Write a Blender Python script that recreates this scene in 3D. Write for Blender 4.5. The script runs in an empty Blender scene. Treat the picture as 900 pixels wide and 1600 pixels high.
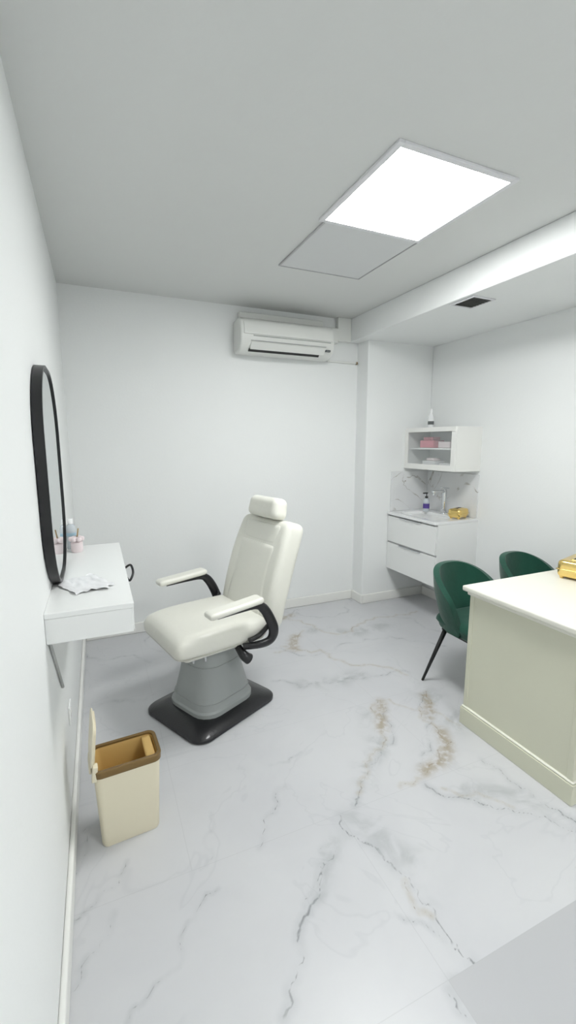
import bpy, bmesh, math, random
import numpy as np
from mathutils import Vector, Matrix, noise
random.seed(4); rng=np.random.RandomState(7)
SC=bpy.context.scene
COL=SC.collection
# ------------------------------------------------------------------ materials
def mat(name,col,rough=.5,metal=0,bump=0,bscale=40,var=0,vscale=3,coat=0,sheen=0,trans=0,ior=1.45,emit=None,estr=0,alpha=1,sss=0):
    m=bpy.data.materials.new(name); m.use_nodes=True
    nt=m.node_tree; b=nt.nodes['Principled BSDF']
    b.inputs['Base Color'].default_value=(*col,1); b.inputs['Roughness'].default_value=rough
    b.inputs['Metallic'].default_value=metal; b.inputs['Coat Weight'].default_value=coat
    b.inputs['Sheen Weight'].default_value=sheen; b.inputs['Transmission Weight'].default_value=trans
    b.inputs['IOR'].default_value=ior; b.inputs['Alpha'].default_value=alpha
    if emit: b.inputs['Emission Color'].default_value=(*emit,1); b.inputs['Emission Strength'].default_value=estr
    tc=nt.nodes.new('ShaderNodeTexCoord')
    if var:
        n=nt.nodes.new('ShaderNodeTexNoise'); n.inputs['Scale'].default_value=vscale; n.inputs['Detail'].default_value=4
        nt.links.new(tc.outputs['Object'],n.inputs['Vector'])
        mx=nt.nodes.new('ShaderNodeMix'); mx.data_type='RGBA'
        mx.inputs['A'].default_value=(*[c*(1-var) for c in col],1); mx.inputs['B'].default_value=(*[min(1,c*(1+var)) for c in col],1)
        nt.links.new(n.outputs['Fac'],mx.inputs['Factor']); nt.links.new(mx.outputs['Result'],b.inputs['Base Color'])
    if bump:
        n=nt.nodes.new('ShaderNodeTexNoise'); n.inputs['Scale'].default_value=bscale; n.inputs['Detail'].default_value=3
        nt.links.new(tc.outputs['Object'],n.inputs['Vector'])
        bp=nt.nodes.new('ShaderNodeBump'); bp.inputs['Strength'].default_value=bump; bp.inputs['Distance'].default_value=.005
        nt.links.new(n.outputs['Fac'],bp.inputs['Height']); nt.links.new(bp.outputs['Normal'],b.inputs['Normal'])
    return m
M={}
M['wall']=mat('wall_paint',(.86,.875,.868),.55,bump=.12,bscale=60,var=.012,vscale=1.5)
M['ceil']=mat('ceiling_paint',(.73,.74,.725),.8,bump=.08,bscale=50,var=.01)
M['trim']=mat('white_trim',(.84,.84,.81),.35,var=.01)
M['white']=mat('white_lacquer',(.84,.85,.84),.3,var=.008)
M['whitegloss']=mat('white_ceramic',(.86,.87,.87),.12,coat=.4)
M['acw']=mat('ac_plastic',(.79,.80,.77),.35,var=.01)
M['acg']=mat('ac_grey',(.42,.43,.42),.5)
M['dark']=mat('dark_slot',(.03,.03,.03),.6)
M['slat']=mat('vent_metal',(.26,.26,.24),.5,metal=.3)
M['black']=mat('black_metal',(.012,.012,.013),.35)
M['blackrub']=mat('black_rubber',(.013,.013,.015),.30,bump=.2,bscale=90,coat=.2)
M['leather']=mat('white_leather',(.78,.775,.705),.36,bump=.35,bscale=25,var=.02,vscale=8,coat=.15)
M['seam']=mat('leather_seam',(.52,.51,.46),.6)
M['greycol']=mat('grey_column',(.34,.36,.355),.45,var=.05,vscale=5)
M['cream']=mat('cream_desk_paint',(.66,.66,.53),.45,var=.04,vscale=2.5)
M['desktop']=mat('desk_top_white',(.80,.79,.71),.35,var=.012)
M['gold']=mat('gold_metal',(.86,.64,.24),.22,metal=1,bump=.1,bscale=15)
M['green']=mat('green_velvet',(.001,.060,.036),.75,sheen=.25,bump=.3,bscale=30,var=.3,vscale=6)
M['binc']=mat('bin_cream_plastic',(.80,.74,.57),.4,var=.015)
M['bing']=mat('bin_bronze_rim',(.20,.125,.045),.35,metal=.3)
M['bini']=mat('bin_bag_gold',(.56,.37,.13),.5)
M['chrome']=mat('chrome',(.72,.74,.76),.10,metal=1)
M['glass']=mat('clear_glass',(.8,.85,.85),.03,alpha=.13)
M['mirror']=mat('mirror_glass',(.74,.79,.80),.015,metal=1)
M['pink']=mat('pink_card',(.68,.22,.28),.6,var=.2,vscale=40)
M['palepink']=mat('pale_pink',(.80,.70,.71),.6,var=.08,vscale=30)
M['paper']=mat('white_tissue',(.80,.80,.81),.6)
M['plastic']=mat('cloudy_plastic',(.74,.79,.83),.2,trans=.35)
M['lblue']=mat('label_blue',(.35,.50,.60),.4)
M['lpurple']=mat('label_purple',(.10,.06,.30),.4)
M['ldark']=mat('label_grey',(.12,.13,.13),.5)
M['lamp']=mat('lamp_diffuser',(1,1,1),.5,emit=(.985,1.0,.995),estr=32)
M['lampframe']=mat('lamp_frame',(.78,.78,.80),.4)
M['edge']=mat('panel_edge',(.50,.50,.51),.4)
M['panel']=mat('ceiling_panel',(.70,.71,.71),.6)
M['brown']=mat('brown_stain',(.30,.21,.10),.7)

# ------------------------------------------------------------------ mesh helpers
def obj_from(name,verts,faces,m,parent=None,smooth=False):
    me=bpy.data.meshes.new(name); me.from_pydata([tuple(v) for v in verts],[],faces); me.validate(); me.update()
    bm=bmesh.new(); bm.from_mesh(me); bmesh.ops.recalc_face_normals(bm,faces=bm.faces); bm.to_mesh(me); bm.free()
    o=bpy.data.objects.new(name,me); COL.objects.link(o)
    if m: me.materials.append(M[m])
    if smooth:
        for p in me.polygons: p.use_smooth=True
    if parent: o.parent=parent
    return o
def empty(name,loc,rz=0):
    e=bpy.data.objects.new(name,None); COL.objects.link(e); e.location=loc; e.rotation_euler=(0,0,rz); e.empty_display_size=.1; return e
def bev(o,w,seg=2):
    md=o.modifiers.new('bevel','BEVEL'); md.width=w; md.segments=seg; md.limit_method='ANGLE'; md.angle_limit=math.radians(40)
    for p in o.data.polygons: p.use_smooth=True
    wn=o.modifiers.new('wn','WEIGHTED_NORMAL'); wn.keep_sharp=True
    return o
def box(name,lo,hi,m,parent=None,bevel=0,seg=2):
    (x0,y0,z0),(x1,y1,z1)=lo,hi
    v=[(x0,y0,z0),(x1,y0,z0),(x1,y1,z0),(x0,y1,z0),(x0,y0,z1),(x1,y0,z1),(x1,y1,z1),(x0,y1,z1)]
    f=[(0,3,2,1),(4,5,6,7),(0,1,5,4),(1,2,6,5),(2,3,7,6),(3,0,4,7)]
    o=obj_from(name,v,f,m,parent)
    if bevel: bev(o,bevel,seg)
    return o
def rbox(name,c,size,r,m,parent=None,n=14,fn=None,rot=None):
    """rounded cushion box"""
    hx,hy,hz=[s/2 for s in size]; r=min(r,hx,hy,hz)
    bm=bmesh.new(); bmesh.ops.create_cube(bm,size=2)
    bmesh.ops.subdivide_edges(bm,edges=bm.edges[:],cuts=n,use_grid_fill=True)
    for v in bm.verts:
        q=[math.copysign(abs(t)**.6,t) for t in v.co]
        p=Vector((q[0]*hx,q[1]*hy,q[2]*hz))
        i=Vector((max(-hx+r,min(hx-r,p.x)),max(-hy+r,min(hy-r,p.y)),max(-hz+r,min(hz-r,p.z))))
        d=p-i
        if d.length>1e-9: d=d.normalized()*r
        p=i+d
        if fn: p=Vector(fn(p.x/hx,p.y/hy,p.z/hz,p))
        if rot is not None: p=rot@p
        v.co=p+Vector(c)
    me=bpy.data.meshes.new(name); bm.to_mesh(me); bm.free()
    me.materials.append(M[m])
    for p in me.polygons: p.use_smooth=True
    o=bpy.data.objects.new(name,me); COL.objects.link(o)
    if parent: o.parent=parent
    return o
def prism(name,pts,axis,a,b,m,parent=None,bevel=0,seg=2):
    n=len(pts)
    def mk(p,t):
        return {0:(t,p[0],p[1]),1:(p[0],t,p[1]),2:(p[0],p[1],t)}[axis]
    v=[mk(p,a) for p in pts]+[mk(p,b) for p in pts]
    f=[tuple(range(n)),tuple(range(2*n-1,n-1,-1))]+[(i,(i+1)%n,(i+1)%n+n,i+n) for i in range(n)]
    o=obj_from(name,v,f,m,parent)
    if bevel: bev(o,bevel,seg)
    return o
def lathe(name,prof,c,m,parent=None,seg=28,sx=1,sy=1):
    v=[];f=[]
    for r,z in prof:
        for k in range(seg):
            a=2*math.pi*k/seg; v.append((c[0]+r*sx*math.cos(a),c[1]+r*sy*math.sin(a),c[2]+z))
    for i in range(len(prof)-1):
        for k in range(seg):
            k2=(k+1)%seg; f.append((i*seg+k,i*seg+k2,(i+1)*seg+k2,(i+1)*seg+k))
    f.append(tuple(range(seg))); f.append(tuple(range((len(prof)-1)*seg,len(prof)*seg)))
    o=obj_from(name,v,f,m,parent,True)
    md=o.modifiers.new('es','EDGE_SPLIT'); md.split_angle=math.radians(50)
    return o
def tube(name,pts,rad,m,parent=None,seg=12,flat=None,smoothp=True):
    P=[Vector(p) for p in pts]
    if smoothp and len(P)>2:
        Q=[];R=[]
        rr=rad if isinstance(rad,(list,tuple)) else [rad]*len(P)
        for i in range(len(P)-1):
            p0=P[max(i-1,0)];p1=P[i];p2=P[i+1];p3=P[min(i+2,len(P)-1)]
            for k in range(6):
                t=k/6; a=2*p1; b=(p2-p0)*t; c=(2*p0-5*p1+4*p2-p3)*t*t; d=(-p0+3*p1-3*p2+p3)*t**3
                Q.append((a+b+c+d)*.5); R.append(rr[i]*(1-t)+rr[i+1]*t)
        Q.append(P[-1]);R.append(rr[-1]); P=Q; rad=R
    if not isinstance(rad,(list,tuple)): rad=[rad]*len(P)
    v=[];f=[]
    up=None
    for i,p in enumerate(P):
        d=(P[min(i+1,len(P)-1)]-P[max(i-1,0)]).normalized()
        if up is None:
            up=Vector((0,0,1)) if abs(d.z)<.9 else Vector((1,0,0))
        s=d.cross(up).normalized(); up=s.cross(d).normalized()
        for k in range(seg):
            a=2*math.pi*k/seg; fa,fb=flat or (1,1)
            v.append(p+s*math.cos(a)*rad[i]*fa+up*math.sin(a)*rad[i]*fb)
    for i in range(len(P)-1):
        for k in range(seg):
            k2=(k+1)%seg; f.append((i*seg+k,i*seg+k2,(i+1)*seg+k2,(i+1)*seg+k))
    f.append(tuple(range(seg))); f.append(tuple(range((len(P)-1)*seg,len(P)*seg)))
    return obj_from(name,v,f,m,parent,True)
def rrect(w,h,r,n=8,cx=0,cy=0):
    pts=[]
    for sx,sy,a0 in ((1,1,0),(-1,1,90),(-1,-1,180),(1,-1,270)):
        for k in range(n+1):
            a=math.radians(a0+90*k/n); pts.append((cx+sx*(w/2-r)+r*math.cos(a),cy+sy*(h/2-r)+r*math.sin(a)))
    return pts
def loft(name,rings,m,parent=None,smooth=True,cap0=True,cap1=True,split=40):
    n=len(rings[0]); v=[p for r in rings for p in r]; f=[]
    for i in range(len(rings)-1):
        for k in range(n):
            k2=(k+1)%n; f.append((i*n+k,i*n+k2,(i+1)*n+k2,(i+1)*n+k))
    if cap0: f.append(tuple(range(n)))
    if cap1: f.append(tuple(range((len(rings)-1)*n,len(rings)*n)))
    o=obj_from(name,v,f,m,parent,smooth)
    if smooth and split:
        md=o.modifiers.new('es','EDGE_SPLIT'); md.split_angle=math.radians(split)
    return o

# ------------------------------------------------------------------ room shell
XL,XR,YB,YN,YF,ZC,ZS=-.175,2.93,3.52,3.35,-1.5,2.566,2.375
XB,XS=2.115,2.215
box('wall_left',(XL-.1,YF-.1,-.05),(XL,YB+.1,ZC+.1),'wall')
box('wall_back',(XL,YB,-.05),(XS,YB+.1,ZC+.1),'wall')
box('wall_niche',(XS,YN,-.05),(XR,YB+.1,ZC+.1),'wall',bevel=.008)
box('wall_right',(XR,YF-.1,-.05),(XR+.1,YB+.1,ZC+.1),'wall')
box('wall_rear',(XL-.1,YF-.1,-.05),(XR+.1,YF,ZC+.1),'wall')
box('ceiling',(XL-.1,YF-.1,ZC),(XR+.1,YB+.1,ZC+.1),'ceil')
box('ceiling_beam',(XB,YF,ZS),(XR,YB,ZC),'wall',bevel=.006)
def base(name,lo,hi): box(name,lo,hi,'trim',bevel=.006)
base('baseboard_left',(XL,YF,0),(XL+.018,YB,.085))
base('baseboard_back',(XL+.018,YB-.018,0),(XS-.018,YB,.085))
base('baseboard_step',(XS-.018,YN-.018,0),(XS,YB,.085))
base('baseboard_niche',(XS,YN-.018,0),(XR-.018,YN,.085))
base('baseboard_right',(XR-.018,YF,0),(XR,YN,.085))

# floor : marble tile with veins stored as distance fields on the mesh
V_GREY=[(1.5,[(.82,1.35),(.83,1.23),(.87,1.12),(.91,1.03),(.89,.95),(.90,.86),(.90,.79),(.92,.75)]),
(.6,[(.80,.94),(.87,.86),(.92,.75)]),
(1.0,[(.73,1.23),(.61,1.13),(.54,1.07),(.47,1.01),(.41,.92),(.36,.86)]),
(.6,[(.71,1.27),(.66,1.20),(.57,1.13),(.53,1.06)]),
(.8,[(.68,1.59),(.59,1.49),(.52,1.43),(.47,1.35)]),
(1.1,[(1.60,1.36),(1.63,1.27),(1.65,1.13),(1.66,1.02),(1.67,.95),(1.70,.76)]),
(1.3,[(1.25,1.35),(1.34,1.23),(1.47,1.11),(1.58,1.02),(1.63,.92),(1.7,.8)]),
(.5,[(.34,1.58),(.29,1.47),(.27,1.36)]),(.6,[(.01,1.49),(-.09,1.38),(-.16,1.34)]),
(.7,[(-.04,1.32),(-.07,1.25),(-.13,1.18),(-.17,1.13)]),
(.5,[(.29,1.26),(.16,1.18),(.04,1.05),(-.02,1.01)]),
(.9,[(.80,.73),(.81,.66)]),
(.8,[(1.42,3.56),(1.69,3.20),(2.06,3.37),(2.17,3.51)]),
(.9,[(.94,2.41),(1.07,2.27),(1.38,2.25),(1.63,2.19),(1.81,2.15)]),
(.8,[(-.17,3.31),(.12,3.13),(.25,2.97)]),(.9,[(-.16,2.49),(.01,2.58),(.23,2.56)]),
(.8,[(2.25,3.04),(2.43,2.60),(2.6,2.3)]),(.5,[(.66,1.73),(.83,1.75)]),
(.5,[(-.04,1.85),(-.14,1.69),(-.16,1.50)]),
(1.0,[(1.43,1.96),(1.36,1.80),(1.25,1.62),(1.06,1.51),(.95,1.42),(.90,1.37)]),
(.8,[(1.76,1.93),(1.62,1.80),(1.50,1.62),(1.30,1.45)]),
(.8,[(.95,2.95),(1.3,2.62),(1.72,2.66),(2.1,2.58),(2.3,2.35)]),
(.7,[(.7,3.4),(1.1,3.05),(1.35,3.25),(1.6,3.45)]),(.6,[(.3,3.4),(.5,3.0),(.62,2.7)]),
(.7,[(.3,.6),(.5,.2),(.4,-.3),(.7,-.9)]),(.9,[(1.6,.1),(1.4,-.3),(1.9,-.8)]),(.8,[(2.2,.8),(2.5,.3),(2.7,-.4)])]
V_GOLD=[(1.0,[(1.43,1.96),(1.32,1.78),(1.23,1.63),(1.06,1.51),(.95,1.42)]),
(1.0,[(1.76,1.93),(1.59,1.79),(1.57,1.62),(1.57,1.51),(1.42,1.43),(1.24,1.39),(1.14,1.38)]),
(1.1,[(1.42,3.40),(1.53,3.12),(1.64,2.87),(1.93,2.95),(2.35,2.99),(2.56,2.98)]),
(1.0,[(1.45,3.02),(1.29,2.78),(1.10,2.76)]),
(1.1,[(1.18,2.83),(1.42,2.67),(1.55,2.36),(1.77,2.13)]),(.9,[(.89,1.03),(.895,.90)]),(.7,[(1.5,1.95),(1.7,1.6)]),(.7,[(1.3,1.30),(1.5,1.10)])]
P_GREY=[(.036,[(.73,1.26),(.67,1.19),(.60,1.12)]),(.045,[(.86,1.32),(.92,1.18),(.97,1.08)]),(.05,[(1.30,1.85),(1.2,1.62),(1.02,1.48)]),
(.03,[(.84,.73),(.86,.67)]),(.08,[(1.75,1.9),(1.7,1.6)]),(.06,[(1.5,3.0),(1.8,2.8),(2.1,2.85)]),(.05,[(1.4,1.25),(1.6,1.1)]),(.06,[(1.1,2.3),(1.5,2.25)])]
P_GOLD=[(.032,[(1.44,1.95),(1.36,1.83),(1.30,1.74)]),(.026,[(1.72,1.90),(1.60,1.72)]),(.033,[(1.58,1.60),(1.50,1.47),(1.3,1.41)]),(.038,[(1.35,2.95),(1.25,2.75)]),(.03,[(1.3,3.3),(1.5,3.35)])]
def frac(pl,amp,it=4):
    P=[np.array(p,float) for p in pl]
    for _ in range(it):
        Q=[P[0]]
        for a,b in zip(P[:-1],P[1:]):
            d=b-a; nrm=np.array([-d[1],d[0]]); Q+= [(a+b)/2+nrm*rng.uniform(-amp,amp),b]
        P=Q
    return np.array(P)
step=.008
xs=np.arange(XL-.02,XR+.02,step); ys=np.arange(YF-.02,YB+.03,step)
nx,ny=len(xs),len(ys)
GX,GY=np.meshgrid(xs,ys,indexing='xy'); pts=np.stack([GX.ravel(),GY.ravel()],1)
def field(vs,amp,cap=.15,it=3):
    D=np.full(len(pts),cap)
    for w,pl in vs:
        P=frac(pl,amp,it)
        lo=P.min(0)-.25; hi=P.max(0)+.25
        idx=np.where((pts[:,0]>lo[0])&(pts[:,0]<hi[0])&(pts[:,1]>lo[1])&(pts[:,1]<hi[1]))[0]
        if len(idx)==0: continue
        p=pts[idx]; dm=np.full(len(idx),9.)
        for a,b in zip(P[:-1],P[1:]):
            d=b-a; L=(d*d).sum()+1e-9
            t=np.clip(((p-a)@d)/L,0,1); q=p-(a+t[:,None]*d); dm=np.minimum(dm,np.sqrt((q*q).sum(1)))
        D[idx]=np.minimum(D[idx],dm/w)
    return D
fg=field(V_GREY,.24); fo=field(V_GOLD,.25)
pg=field([(w/.1,pl) for w,pl in P_GREY],.1,cap=.3); po=field([(w/.1,pl) for w,pl in P_GOLD],.1,cap=.3)
pg=np.exp(-(pg/.1)**2); po=np.exp(-(po/.1)**2)
verts=np.stack([pts[:,0],pts[:,1],np.zeros(len(pts))],1)
ii=(np.arange(ny-1)[:,None]*nx+np.arange(nx-1)[None,:]).ravel()
faces=np.stack([ii,ii+1,ii+1+nx,ii+nx],1)
me=bpy.data.meshes.new('floor'); me.from_pydata(verts.tolist(),[],faces.tolist()); me.update()
for nm,arr in (('vein_grey',fg),('vein_gold',fo),('patch_grey',pg),('patch_gold',po)):
    at=me.attributes.new(nm,'FLOAT','POINT'); at.data.foreach_set('value',arr.astype(np.float32))
floor=bpy.data.objects.new('floor',me); COL.objects.link(floor)

def marble(name,use_attr):
    m=bpy.data.materials.new(name); m.use_nodes=True; nt=m.node_tree; N=nt.nodes; L=nt.links
    b=N['Principled BSDF']; tc=N.new('ShaderNodeTexCoord')
    def math_(op,a,b_=None,c=None,clamp=False):
        n=N.new('ShaderNodeMath'); n.operation=op; n.use_clamp=clamp
        for i,x in enumerate((a,b_,c)):
            if x is None: continue
            if isinstance(x,(int,float)): n.inputs[i].default_value=x
            else: L.new(x,n.inputs[i])
        return n.outputs[0]
    def noise_(sc,det=4,dist=0,rough=.55):
        n=N.new('ShaderNodeTexNoise'); n.inputs['Scale'].default_value=sc; n.inputs['Detail'].default_value=det; n.inputs['Distortion'].default_value=dist; n.inputs['Roughness'].default_value=rough
        L.new(tc.outputs['Object'],n.inputs['Vector']); return n.outputs['Fac']
    def ramp(x,a,c,lo=0.,hi=1.):
        n=N.new('ShaderNodeMapRange'); n.interpolation_type='SMOOTHSTEP'; n.clamp=True
        L.new(x,n.inputs['Value']); n.inputs['From Min'].default_value=a; n.inputs['From Max'].default_value=c; n.inputs['To Min'].default_value=lo; n.inputs['To Max'].default_value=hi
        return n.outputs['Result']
    def mix(fac,A,B):
        n=N.new('ShaderNodeMix'); n.data_type='RGBA'; L.new(fac,n.inputs['Factor'])
        for s,x in (('A',A),('B',B)):
            if isinstance(x,tuple): n.inputs[s].default_value=(*x,1)
            else: L.new(x,n.inputs[s])
        return n.outputs['Result']
    def att(nm):
        n=N.new('ShaderNodeAttribute'); n.attribute_name=nm; return n.outputs['Fac']
    n1=noise_(2.2,5,.5); n2=noise_(7,5,.6); n3=noise_(28,3); n4=noise_(1.3,4,1.5)
    if use_attr:
        basec=mix(ramp(n1,.3,.75),(.60,.605,.62),(.56,.565,.585))
        g=att('vein_grey'); o=att('vein_gold'); pg_=att('patch_grey'); po_=att('patch_gold')
        # width modulation: scale the distance by noise (no hollow veins)
        wmod=ramp(n2,.33,.66,2.2,.75)
        fine=math_('ADD',math_('MULTIPLY',g,wmod),math_('MULTIPLY',ramp(n3,.4,.7),.0012))
        fineo=math_('ADD',math_('MULTIPLY',o,wmod),math_('MULTIPLY',ramp(n3,.4,.7),.0015))
        halo=math_('MULTIPLY',ramp(g,.0,.030,1,0),ramp(n2,.35,.65,.05,.34))
        core=math_('MULTIPLY',ramp(fine,.0006,.0052,1,0),ramp(n1,.36,.6,.38,.78))
        pgm=math_('MULTIPLY',pg_,ramp(n2,.40,.60,.06,.52))
        pom=math_('MULTIPLY',po_,ramp(n3,.34,.58,.12,.70))
        gh=math_('MULTIPLY',ramp(o,.0,.024,1,0),ramp(n3,.35,.65,.10,.36))
        gc=math_('MULTIPLY',ramp(fineo,.0006,.0050,1,0),ramp(n1,.35,.6,.4,.75))
        r=ramp(math_('ABSOLUTE',math_('SUBTRACT',n4,.5)),0,.010,1,0)
        c=mix(math_('MULTIPLY',r,.12),basec,(.34,.36,.39))
        c=mix(halo,c,(.36,.38,.40)); c=mix(pgm,c,(.33,.35,.355)); c=mix(core,c,(.15,.155,.165))
        c=mix(gh,c,(.41,.35,.25)); c=mix(pom,c,(.32,.26,.17)); c=mix(gc,c,(.21,.155,.085))
        sep=N.new('ShaderNodeSeparateXYZ'); L.new(tc.outputs['Object'],sep.inputs[0]); X,Y=sep.outputs[0],sep.outputs[1]
        yr=math_('DIVIDE',math_('SUBTRACT',Y,.75),.61); fy=math_('FRACT',yr)
        dy=math_('MULTIPLY',math_('MINIMUM',fy,math_('SUBTRACT',1.,fy)),.61)
        odd=math_('MULTIPLY',math_('GREATER_THAN',Y,1.36),.6)
        xr=math_('FRACT',math_('DIVIDE',math_('ADD',math_('SUBTRACT',X,.82),odd),1.2))
        dx=math_('MULTIPLY',math_('MINIMUM',xr,math_('SUBTRACT',1.,xr)),1.2)
        j=ramp(math_('MINIMUM',dx,dy),.0006,.0016,.28,0)
        plain=math_('MULTIPLY',math_('MULTIPLY',math_('GREATER_THAN',X,.82),math_('LESS_THAN',X,2.02)),math_('MULTIPLY',math_('LESS_THAN',Y,.75),math_('GREATER_THAN',Y,.14)))
        c=mix(plain,c,(.47,.475,.49)); c=mix(j,c,(.38,.39,.40))
    else:
        basec=mix(ramp(n1,.3,.75),(.78,.79,.79),(.72,.73,.74))
        r=ramp(math_('ABSOLUTE',math_('SUBTRACT',noise_(1.9,4,1.0),.5)),0,.012,1,0)
        c=mix(math_('MULTIPLY',math_('MULTIPLY',r,ramp(n2,.4,.6,0,1)),.8),basec,(.30,.27,.22))
    L.new(c,b.inputs['Base Color'])
    b.inputs['Roughness'].default_value=.36 if use_attr else .2
    return m
M['marble']=marble('marble_tile',True); M['marble2']=marble('marble_splash',False)
me.materials.append(M['marble'])

# ------------------------------------------------------------------ ceiling light, panel, vent
z0=-.012
for nm0,loc in (('ceiling_light_panel',(1.355,1.745,ZC)),('ceiling_light_panel.001',(1.355,-.75,ZC))):
    E=empty(nm0,loc)
    box('diffuser',(-.275,-.285,z0+.001),(.275,.285,z0+.006),'lamp',E)
    for nm,lo,hi in (('frame_l',(-.30,-.31),(-.275,.31)),('frame_r',(.275,-.31),(.30,.31)),('frame_n',(-.275,-.31),(.275,-.285)),('frame_f',(-.275,.285),(.275,.31))):
        box(nm,(lo[0],lo[1],z0),(hi[0],hi[1],0),'lampframe',E,.002)
E=empty('ceiling_access_panel',(1.37,2.345,ZC))
box('panel',(-.275,-.285,-.008),(.275,.285,0),'panel',E,.002)
for nm,lo,hi in (('edge_l',(-.285,-.285),(-.277,.294)),('edge_r',(.277,-.285),(.285,.294)),('edge_f',(-.277,.287),(.277,.294))):
    box(nm,(lo[0],lo[1],-.010),(hi[0],hi[1],0),'edge',E,.001)
E=empty('ceiling_vent',(2.23,2.22,ZS))
box('back',(-.075,-.085,-.004),(.075,.085,0),'dark',E)
for nm,lo,hi in (('fl',(-.09,-.10),(-.075,.10)),('fr',(.075,-.10),(.09,.10)),('fn',(-.075,-.10),(.075,-.085)),('ff',(-.075,.085),(.075,.10))):
    box(nm,(lo[0],lo[1],-.008),(hi[0],hi[1],0),'lampframe',E,.002)
for i in range(7):
    y=-.073+i*.0235
    prism('slat_%d'%i,[(y,-.009),(y+.012,-.004),(y+.010,-.003),(y-.002,-.008)],0,-.075,.075,'slat',E)

# ------------------------------------------------------------------ air conditioner
E=empty('air_conditioner',(1.455,YB,2.19))
prof=[(0,.02),(0,.25),(-.14,.255),(-.185,.235),(-.205,.19),(-.21,.12),(-.205,.07),(-.16,.015),(-.10,0),(-.03,0)]
prism('body',prof,0,-.40,.405,'acw',E,.014,4)
prism('front_panel',[(-.195,.225),(-.214,.19),(-.219,.125),(-.205,.125),(-.19,.20)],0,-.375,.385,'acw',E,.003)
box('panel_gap',(-.30,-.2165,.113),(.365,-.205,.118),'acg',E)
box('flap_gap_upper',(-.32,-.214,.078),(.325,-.203,.082),'acg',E)
prism('flap',[(-.2105,.072),(-.214,.068),(-.178,.020),(-.172,.022)],0,-.32,.32,'acw',E,.002)
prism('outlet_slot',[(-.175,.023),(-.180,.026),(-.160,.010),(-.158,.006)],0,-.33,.28,'dark',E)
box('display',(.325,-.2125,.045),(.365,-.190,.060),'ldark',E)
box('mount_plate',(-.36,-.05,.255),(.38,0,.325),'acw',E,.006)
for i in range(12):
    box('top_grille_%d'%i,(-.36+i*.06,-.13,.2545),(-.325+i*.06,-.05,.2565),'acg',E)
E=empty('pipe_cover',(1.93,YB,2.40))
box('cover_box',(-.05,-.06,-.05),(.05,0,.07),'acw',E,.006)
box('cover_box_wide',(.05,-.05,-.03),(.185,0,.165),'acw',E,.006)
box('drain_trunk',(-.02,-.018,-.205),(.265,0,-.19),'acw',E,.003)
box('drain_riser',(-.03,-.018,-.205),(-.012,0,-.05),'acw',E,.003)
box('drain_stain',(.262,-.02,-.208),(.274,0,-.187),'brown',E)

# ------------------------------------------------------------------ wall shelf, mirror
E=empty('wall_shelf_desk',(XL,1.44,.89))
box('carcass',(0,0.002,0),(.252,.935,.082),'white',E,.002)
box('top',(0,-.003,.083),(.257,.938,.100),'white',E,.002)
box('drawer_front',(.252,.01,.004),(.256,.925,.080),'white',E,.001)
tube('support_bracket',[(.006,.03,.0),(.006,.30,-.30)],.005,'acg',E,smoothp=False)
tube('cable_hook',[(.258,.60,.05),(.285,.58,.07),(.292,.54,.045),(.275,.51,.02),(.262,.54,.03)],.005,'black',E)
E=empty('wall_mirror',(XL+.003,1.855,.992))
W,H=.62,.772
def ring(w,h,x,r=None,cz=H/2):
    return [(x,p[0],p[1]+cz) for p in rrect(w,h,(r or .26),16)]
loft('frame',[ring(W,H,0,.25),ring(W,H,.030,.25),ring(W-.022,H-.022,.030,.239),ring(W-.022,H-.022,.022,.239)],'black',E,cap1=False)
loft('glass',[ring(W-.021,H-.021,.008,.239),ring(W-.021,H-.021,.024,.239)],'mirror',E,split=30)
E=empty('wall_outlet',(XL,1.95,.36)); box('plate',(0,-.04,-.04),(.008,.04,.04),'white',E,.003)
so=lathe('socket',[(.02,0),(.02,.002)],(0,0,0),'trim',E); so.rotation_euler=(0,math.pi/2,0); so.location=(.008,0,0)

# items on shelf
E=empty('cosmetic_bottle',(-.135,2.33,.99))
lathe('body',[(.020,0),(.022,.005),(.022,.10),(.018,.115),(.010,.122)],(0,0,0),'plastic',E)
lathe('cap',[(.012,.122),(.012,.145),(.009,.148)],(0,0,0),'whitegloss',E)
lathe('label',[(.0225,.065),(.0225,.080)],(0,0,0),'lblue',E)
E=empty('pink_bow_jar',(-.11,2.25,.99))
lathe('jar',[(.022,0),(.026,.008),(.026,.045),(.02,.05)],(0,0,0),'palepink',E)
for i in range(6):
    a=i*math.pi/3
    rbox('loop_%d'%i,(.018*math.cos(a),.018*math.sin(a),.062),(.034,.022,.024),.011,'palepink',E,n=4,rot=Matrix.Rotation(a,3,'Z'))
tube('brush',[(.0,0,.05),(.01,.01,.11)],.003,'brown',E)
bm=bmesh.new(); bmesh.ops.create_grid(bm,x_segments=30,y_segments=30,size=.5)
for v in bm.verts:
    x,y=v.co.x,v.co.y; r=1-.25*noise.noise(Vector((x*5,y*5,3)))
    v.co=Vector((x*.14*r,y*.20*r,.003+.010*abs(noise.noise(Vector((x*4,y*4,0))))+.003*abs(noise.noise(Vector((x*11,y*11,5))))))
me2=bpy.data.meshes.new('tissue_sheet'); bm.to_mesh(me2); bm.free(); me2.materials.append(M['paper'])
for p_ in me2.polygons: p_.use_smooth=True
o=bpy.data.objects.new('tissue_sheet',me2); COL.objects.link(o); o.location=(-.065,1.70,.99); o.rotation_euler=(0,0,.4)

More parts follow.
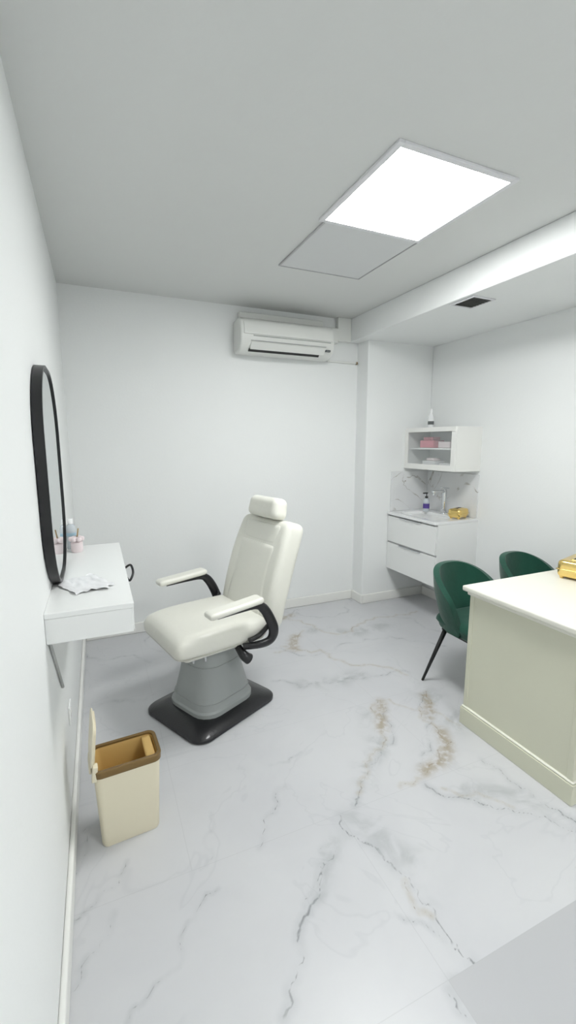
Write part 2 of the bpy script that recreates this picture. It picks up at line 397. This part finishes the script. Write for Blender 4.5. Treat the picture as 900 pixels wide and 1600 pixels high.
# ------------------------------------------------------------------ salon chair
E=empty('salon_chair',(.53,2.32,0)); 
UP=math.radians(14); BA=math.radians(27)
rB=Matrix.Rotation(BA,3,'Z')
def R3(p,r=rB): return tuple(r@Vector(p))
def rr(w,h,r,z,rot=rB,cx=0,n=8,cy=0): return [R3((p[0]+cx,p[1]+cy,z),rot) for p in rrect(w,h,r,n)]
loft('base_plate',[rr(.585,.49,.08,0),rr(.595,.50,.08,.006),rr(.595,.50,.08,.020),rr(.575,.48,.075,.030),rr(.44,.36,.07,.052),rr(.40,.33,.07,.054)],'blackrub',E,split=35)
rings=[]
for z,w,h in ((.045,.395,.36),(.075,.395,.36),(.085,.38,.345),(.20,.335,.30),(.36,.28,.255),(.43,.27,.245)):
    rings.append(rr(w,h,.10,z,n=5))
loft('pedestal',rings,'greycol',E,split=25)
for i,(zz,w,h) in enumerate(((.115,.374,.339),(.30,.307,.277))):
    loft('pedestal_band_%d'%i,[rr(w,h,.10,zz,n=5),rr(w-.002,h-.002,.10,zz+.006,n=5)],'greycol',E,split=25)
T=empty('seat_assembly',(0,0,0),UP); T.parent=E   # x=backward, -y=near armrest side
box('seat_plate',(-.16,-.15,.40),(.22,.15,.455),'black',T,.01)
def seatfn(u,v,w,p):
    x,y,z=p
    if w>0: z+=.014*(1-u*u)*(1-v*v)-.018*max(0,-u)**3
    y*=1-.06*max(0,-u)**3
    z-=.012*max(0,-u-.6)
    return (x,y,z)
rbox('seat_cushion',(-.035,0,.498),(.54,.52,.12),.05,'leather',T,fn=seatfn)
rbox('seat_apron',(-.02,0,.440),(.47,.45,.04),.018,'leather',T)
tube('seat_piping',[(p[0]-.035,p[1],.452) for p in rrect(.515,.495,.055,6)]+[(p[0]-.035,p[1],.452) for p in rrect(.515,.495,.055,6)[:1]],.004,'seam',T,smoothp=False)
tilt=math.radians(18)
rT=Matrix.Rotation(tilt,3,'Y')
pc=Vector((.225,0,.50))
def backfn(u,v,w,p):
    x,y,z=p
    y*=1-.09*max(0,w)**2-.03*max(0,-w)**2
    if u<0: x+= -.012*abs(v)**3
    x+=.018*w*w
    return (x,y,z)
rbox('back_cushion',pc+rT@Vector((0.03,0,.287)),(.13,.52,.605),.045,'leather',T,fn=backfn,rot=rT,n=18)
rbox('back_pad_lower',pc+rT@Vector((-.020,0,.225)),(.038,.35,.42),.014,'leather',T,rot=rT,n=10)
rbox('back_pad_upper',pc+rT@Vector((-.013,0,.497)),(.038,.35,.115),.014,'leather',T,rot=rT,n=10)
sh=box('back_shell',(-.01,-.20,-.01),(.02,.20,.12),'black',T,.01)
sh.location=pc+rT@Vector((.085,0,.0)); sh.rotation_euler=(0,tilt,0)
hc=pc+rT@Vector((-.020,0,.645))
rbox('headrest',hc,(.105,.29,.125),.038,'leather',T,rot=Matrix.Rotation(math.radians(12),3,'Y'),fn=lambda u,v,w,p:(p[0]-.006*v*v,p[1]*(1-.06*w),p[2]))
for s in (-.05,.05):
    tube('headrest_post_%s'%('a' if s<0 else 'b'),[pc+rT@Vector((.02,s,.50)),hc+Vector((.01,s*1,0))],.007,'chrome',T,smoothp=False)
for s,t in ((-1,'near'),(1,'far')):
    y=s*.315
    rbox('arm_pad_'+t,(-.02,y,.692),(.31,.085,.034),.017,'leather',T,n=10,fn=lambda u,v,w,p:(p[0],p[1]*(1+.12*max(0,-u)) if False else p[1],p[2]+.012*u),)
    pth=[(-.12,y,.662),(.00,y,.668),(.10,y,.670),(.145,y,.65),(.185,y,.59),(.215,y,.51),(.20,y*.97,.455),(.14,y*.93,.44),(.06,y*.80,.435)]
    tube('arm_bracket_'+t,pth,[.011,.014,.018,.026,.029,.030,.028,.024,.020],'blackrub',T,flat=(.7,1.0))
    tube('arm_link_'+t,[(.22,y*.92,.55),(.15,y*.9,.49),(.08,y*.9,.475)],.013,'black',T)
tube('recline_knob',[(.05,-.20,.43),(.06,-.26,.39),(.085,-.27,.365)],[.016,.026,.030],'blackrub',T)
box('hinge_block',(.16,-.19,.43),(.26,.19,.52),'black',T,.012)
for i,(x,y) in enumerate(((-.20,-.20),(-.14,-.215),(-.24,-.10),(-.24,.02))):
    lathe('screw_%d'%i,[(.006,0),(.004,-.025)],(x,y,.425),'chrome',T,seg=8)

# ------------------------------------------------------------------ waste bin
E=empty('waste_bin',(.032,1.652,0),math.radians(4))
def br(w,h,r,z,cx=0): return [(p[0]+cx,p[1],z) for p in rrect(w,h,r,6)]
loft('body',[br(.205,.135,.022,0),br(.21,.14,.024,.006),br(.236,.158,.028,.30)],'binc',E,cap1=False)
loft('rim',[br(.236,.158,.028,.297),br(.246,.168,.032,.299),br(.248,.170,.032,.323),br(.242,.164,.030,.327),br(.222,.142,.022,.325),br(.218,.138,.02,.300)],'bing',E,cap0=False,cap1=False)
loft('bag_inside',[br(.220,.140,.022,.318),br(.214,.134,.022,.306),br(.19,.12,.02,.20)],'bini',E,cap0=False)
rbox('inner_shelf',(.085,0,.308),(.035,.132,.02),.006,'bini',E,n=4)
L_=empty('lid',(-.118,0,.323)); L_.parent=E; L_.rotation_euler=(0,math.radians(6),0)
prism('lid_panel',[(p[0],p[1]+.095) for p in rrect(.150,.175,.03,6)],0,-.010,-.003,'binc',L_,.003)
prism('lid_lip',[(p[0],p[1]+.095) for p in rrect(.132,.158,.03,6)],0,-.003,.003,'binc',L_)
box('hinge',(-.012,-.045,-.022),(.006,.045,.012),'binc',L_,.004)
box('button',(-.004,-.078,-.035),(.014,-.050,.025),'binc',L_,.003)

# ------------------------------------------------------------------ reception desk
E=empty('reception_desk',(1.735,1.02,0))
LX,LY=1.13,.59
box('body',(0,0,.0),(LX,LY,.735),'cream',E,.003)
box('plinth',(-.014,-.014,0),(LX+.014,LY+.014,.095),'cream',E,.003)
box('plinth_bead',(-.010,-.010,.095),(LX+.010,LY+.010,.106),'desktop',E,.005)
box('corner_post_a',(-.004,LY-.022,.106),(.02,LY+.004,.735),'cream',E,.003)
box('corner_post_b',(-.004,-.004,.106),(.02,.022,.735),'cream',E,.003)
box('cornice',(-.016,-.016,.722),(LX+.016,LY+.016,.742),'desktop',E,.008,3)
box('top',(-.034,-.034,.742),(LX+.034,LY+.034,.770),'desktop',E,.008,3)

def gold_box(name,loc,rz,L=.20,W=.125,H=.085):
    E=empty(name,loc,rz)
    rbox('body',(0,0,H*.5+.008),(L,W,H),.022,'gold',E,n=8)
    rbox('lid_band',(0,0,H*.55),(L+.006,W+.006,.006),.003,'gold',E,n=6)
    rbox('slot_ring',(0,0,H+.008),(L*.62,.045,.006),.003,'gold',E,n=6)
    rbox('slot',(0,0,H+.0095),(L*.52,.026,.005),.002,'dark',E,n=4)
    for i,(a,b) in enumerate(((1,1),(1,-1),(-1,1),(-1,-1))):
        lathe('foot_%d'%i,[(.008,0),(.012,.008),(.010,.016)],(a*(L/2-.025),b*(W/2-.022),0),'gold',E,seg=12)
    return E
gold_box('gold_tissue_box',(2.40,1.50,.770),math.radians(15),.24,.14,.095)

# ------------------------------------------------------------------ green velvet chairs
def velvet_chair(name,loc,rz):
    E=empty(name,loc,rz)      # faces -y
    def sf(u,v,w,p):
        x,y,z=p
        x*=1-.10*max(0,v)**2
        if w>0: z+=.015*(1-u*u)*(1-v*v)
        else: x*=.93;y*=.93
        return (x,y,z)
    rbox('seat',(0,-.01,.405),(.37,.42,.10),.048,'green',E,fn=sf)
    n,mh=36,14
    def pt(i,j,off=0):
        f=(i/n*2-1); ph=f*math.radians(98)
        top=.42+.322*(max(0,math.cos(f*math.pi/2))**.34)
        zb=.375; t=j/mh; z=zb+(top-zb)*t
        h=(z-.40)/.37
        flare=.0+.040*math.sin(min(1,max(0,h))*math.pi*.7)
        rx=.166+flare; ry=.185+flare
        lean=.05*max(0,h)
        cx=math.copysign(abs(math.sin(ph))**.85,math.sin(ph)); cy=math.copysign(abs(math.cos(ph))**.85,math.cos(ph))
        return (rx*cx, ry*cy+lean, z)
    v=[];f=[]
    for i in range(n+1):
        for j in range(mh+1): v.append(pt(i,j))
    for i in range(n):
        for j in range(mh): f.append((i*(mh+1)+j,(i+1)*(mh+1)+j,(i+1)*(mh+1)+j+1,i*(mh+1)+j+1))
    o=obj_from('back_shell',v,f,'green',E,True)
    md=o.modifiers.new('s','SOLIDIFY'); md.thickness=.036; md.offset=0
    md=o.modifiers.new('b','BEVEL'); md.width=.013; md.segments=3; md.limit_method='ANGLE'; md.angle_limit=math.radians(50)
    md=o.modifiers.new('ss','SUBSURF'); md.levels=1; md.render_levels=1
    box('under_frame',(-.14,-.15,.345),(.14,.15,.365),'black',E,.005)
    for i,(a,b) in enumerate(((1,1),(1,-1),(-1,1),(-1,-1))):
        tube('leg_%d'%i,[(a*.13,b*.12,.37),(a*.225,b*.20,.0)],[.015,.008],'black',E,smoothp=False)
    return E
velvet_chair('velvet_chair',(2.05,1.84,0),math.radians(0))
velvet_chair('velvet_chair.001',(2.64,1.86,0),math.radians(0))

# ------------------------------------------------------------------ vanity & cabinet (on right wall)
E=empty('sink_vanity',(2.48,2.70,.32))
D=XR-2.48; LW=YN-2.70
box('carcass',(.018,0,0),(D,LW,.52),'white',E,.002)
box('drawer_upper',(0,.004,.268),(.017,LW-.004,.507),'white',E,.002)
box('drawer_lower',(0,.004,.004),(.017,LW-.004,.252),'white',E,.002)
box('recess_mid',(.012,.004,.252),(.018,LW-.004,.268),'edge',E)
box('recess_top',(.012,.004,.507),(.018,LW-.004,.522),'edge',E)
box('handle_upper',(-.010,.18,.502),(.008,LW-.18,.508),'chrome',E,.001)
box('handle_lower',(-.010,.18,.248),(.008,LW-.18,.254),'chrome',E,.001)
zt=.545
outer=[(p[0],p[1]) for p in rrect(D+.012,LW-.002,.008,8,D/2-.006,LW/2)]
inner=[(p[0],p[1]) for p in rrect(.29,.44,.06,8,D/2-.04,LW/2)]
loft('basin_top',[[(x,y,.522) for x,y in outer],[(x,y,zt) for x,y in outer],[(x,y,zt) for x,y in inner],[(x,y,zt-.05) for x,y in inner],],'whitegloss',E,cap0=False,split=30)
lathe('drain',[(.02,0),(.02,.003)],(D/2-.04,LW/2,zt-.05),'chrome',E,seg=18)
E=empty('faucet',(2.845,3.02,.865))
lathe('foot',[(.026,0),(.026,.006),(.020,.012)],(0,0,0),'chrome',E)
rbox('column',(0,0,.115),(.036,.036,.22),.012,'chrome',E,n=6)
rbox('spout',(-.065,0,.205),(.15,.032,.024),.008,'chrome',E,n=6)
rbox('lever',(.0,0,.236),(.085,.028,.012),.005,'chrome',E,n=6,rot=Matrix.Rotation(.12,3,'Y'))
lathe('aerator',[(.010,0),(.010,.02)],(-.125,0,.178),'chrome',E,seg=14)
E=empty('soap_dispenser',(2.80,3.20,.865))
lathe('bottle',[(.026,0),(.029,.006),(.029,.10),(.022,.12),(.012,.126)],(0,0,0),'plastic',E)
lathe('label',[(.0295,.03),(.0295,.075)],(0,0,0),'lpurple',E)
lathe('collar',[(.014,.124),(.014,.142)],(0,0,0),'black',E,seg=16)
tube('pump',[(0,0,.14),(0,0,.170)],.004,'black',E,smoothp=False)
rbox('pump_head',(-.015,0,.172),(.055,.016,.012),.005,'black',E,n=4)
gold_box('gold_tissue_box.001',(2.80,2.80,.866),math.radians(20),.17,.11,.075)
box('trim_splash_niche',(2.50,YN-.010,.866),(XR-.001,YN,1.235),'marble2',None,.001)
box('trim_splash_right',(XR-.010,2.72,.866),(XR,YN-.011,1.235),'marble2',None,.001)
E=empty('wall_cabinet',(2.66,2.72,1.265))
D=XR-2.66; LW=YN-2.72; Hc=.365; t=.018
box('side_near',(0,0,0),(D,t,Hc),'trim',E,.001)
box('side_far',(0,LW-t,0),(D,LW,Hc),'white',E,.001)
box('bottom',(0,t,0),(D,LW-t,t),'white',E,.001)
box('top',(0,t,Hc-t),(D,LW-t,Hc),'white',E,.001)
box('back',(D-.008,t,t),(D,LW-t,Hc-t),'white',E)
box('shelf',(.02,t,.175),(D-.008,LW-t,.189),'white',E,.001)
fw=.048
box('door_rail_top',(-.018,0,Hc-fw*.8),(-.001,LW,Hc),'trim',E,.002)
box('door_rail_bottom',(-.018,0,0),(-.001,LW,fw),'trim',E,.002)
box('door_stile_near',(-.018,0,fw),(-.001,fw*.9,Hc-fw*.8),'trim',E,.002)
box('door_stile_far',(-.018,LW-fw*.9,fw),(-.001,LW,Hc-fw*.8),'trim',E,.002)
box('door_glass',(-.011,fw*.9,fw),(-.008,LW-fw*.9,Hc-fw*.8),'glass',E)
E2=empty('cosmetics_boxes',(2.66,2.72,1.265))
for nm,lo,hi,mm in (('pink_box',(.05,.33,.19),(.18,.50,.255),'pink'),('pink_box_b',(.06,.14,.19),(.17,.28,.245),'palepink'),('pink_box_c',(.07,.36,.256),(.16,.48,.285),'pink'),
    ('white_pack',(.05,.30,.019),(.17,.46,.075),'paper'),('white_pack_b',(.06,.12,.019),(.16,.26,.06),'paper'),('pink_pack',(.07,.33,.076),(.15,.43,.10),'palepink')):
    box(nm,lo,hi,mm,E2,.006)
E=empty('spray_bottle',(2.78,3.17,1.63))
lathe('body',[(.024,0),(.026,.005),(.026,.10),(.014,.125),(.011,.13)],(0,0,0),'whitegloss',E)
lathe('label',[(.0265,.03),(.0265,.06)],(0,0,0),'ldark',E)
lathe('cap',[(.013,.13),(.013,.160),(.009,.168)],(0,0,0),'whitegloss',E,seg=16)

# ------------------------------------------------------------------ world & camera
w=bpy.data.worlds.new('World'); SC.world=w; w.use_nodes=True
w.node_tree.nodes['Background'].inputs[0].default_value=(.8,.85,.9,1); w.node_tree.nodes['Background'].inputs[1].default_value=.3
a=math.radians(23.5); p=math.radians(9)
F=Vector((math.sin(a)*math.cos(p),math.cos(a)*math.cos(p),-math.sin(p)))
R=Vector((math.cos(a),-math.sin(a),0)); U=R.cross(F)
cam=bpy.data.cameras.new('camera'); co=bpy.data.objects.new('camera',cam); COL.objects.link(co)
mw=Matrix((( R.x,U.x,-F.x,0),(R.y,U.y,-F.y,0),(R.z,U.z,-F.z,1.5),(0,0,0,1)))
co.matrix_world=mw
cam.sensor_fit='VERTICAL'; cam.sensor_height=36; cam.sensor_width=20.25; cam.lens=684/1600*36; cam.clip_start=.01
SC.camera=co
SC.view_settings.view_transform='Standard'; SC.view_settings.look='None'; SC.view_settings.exposure=0
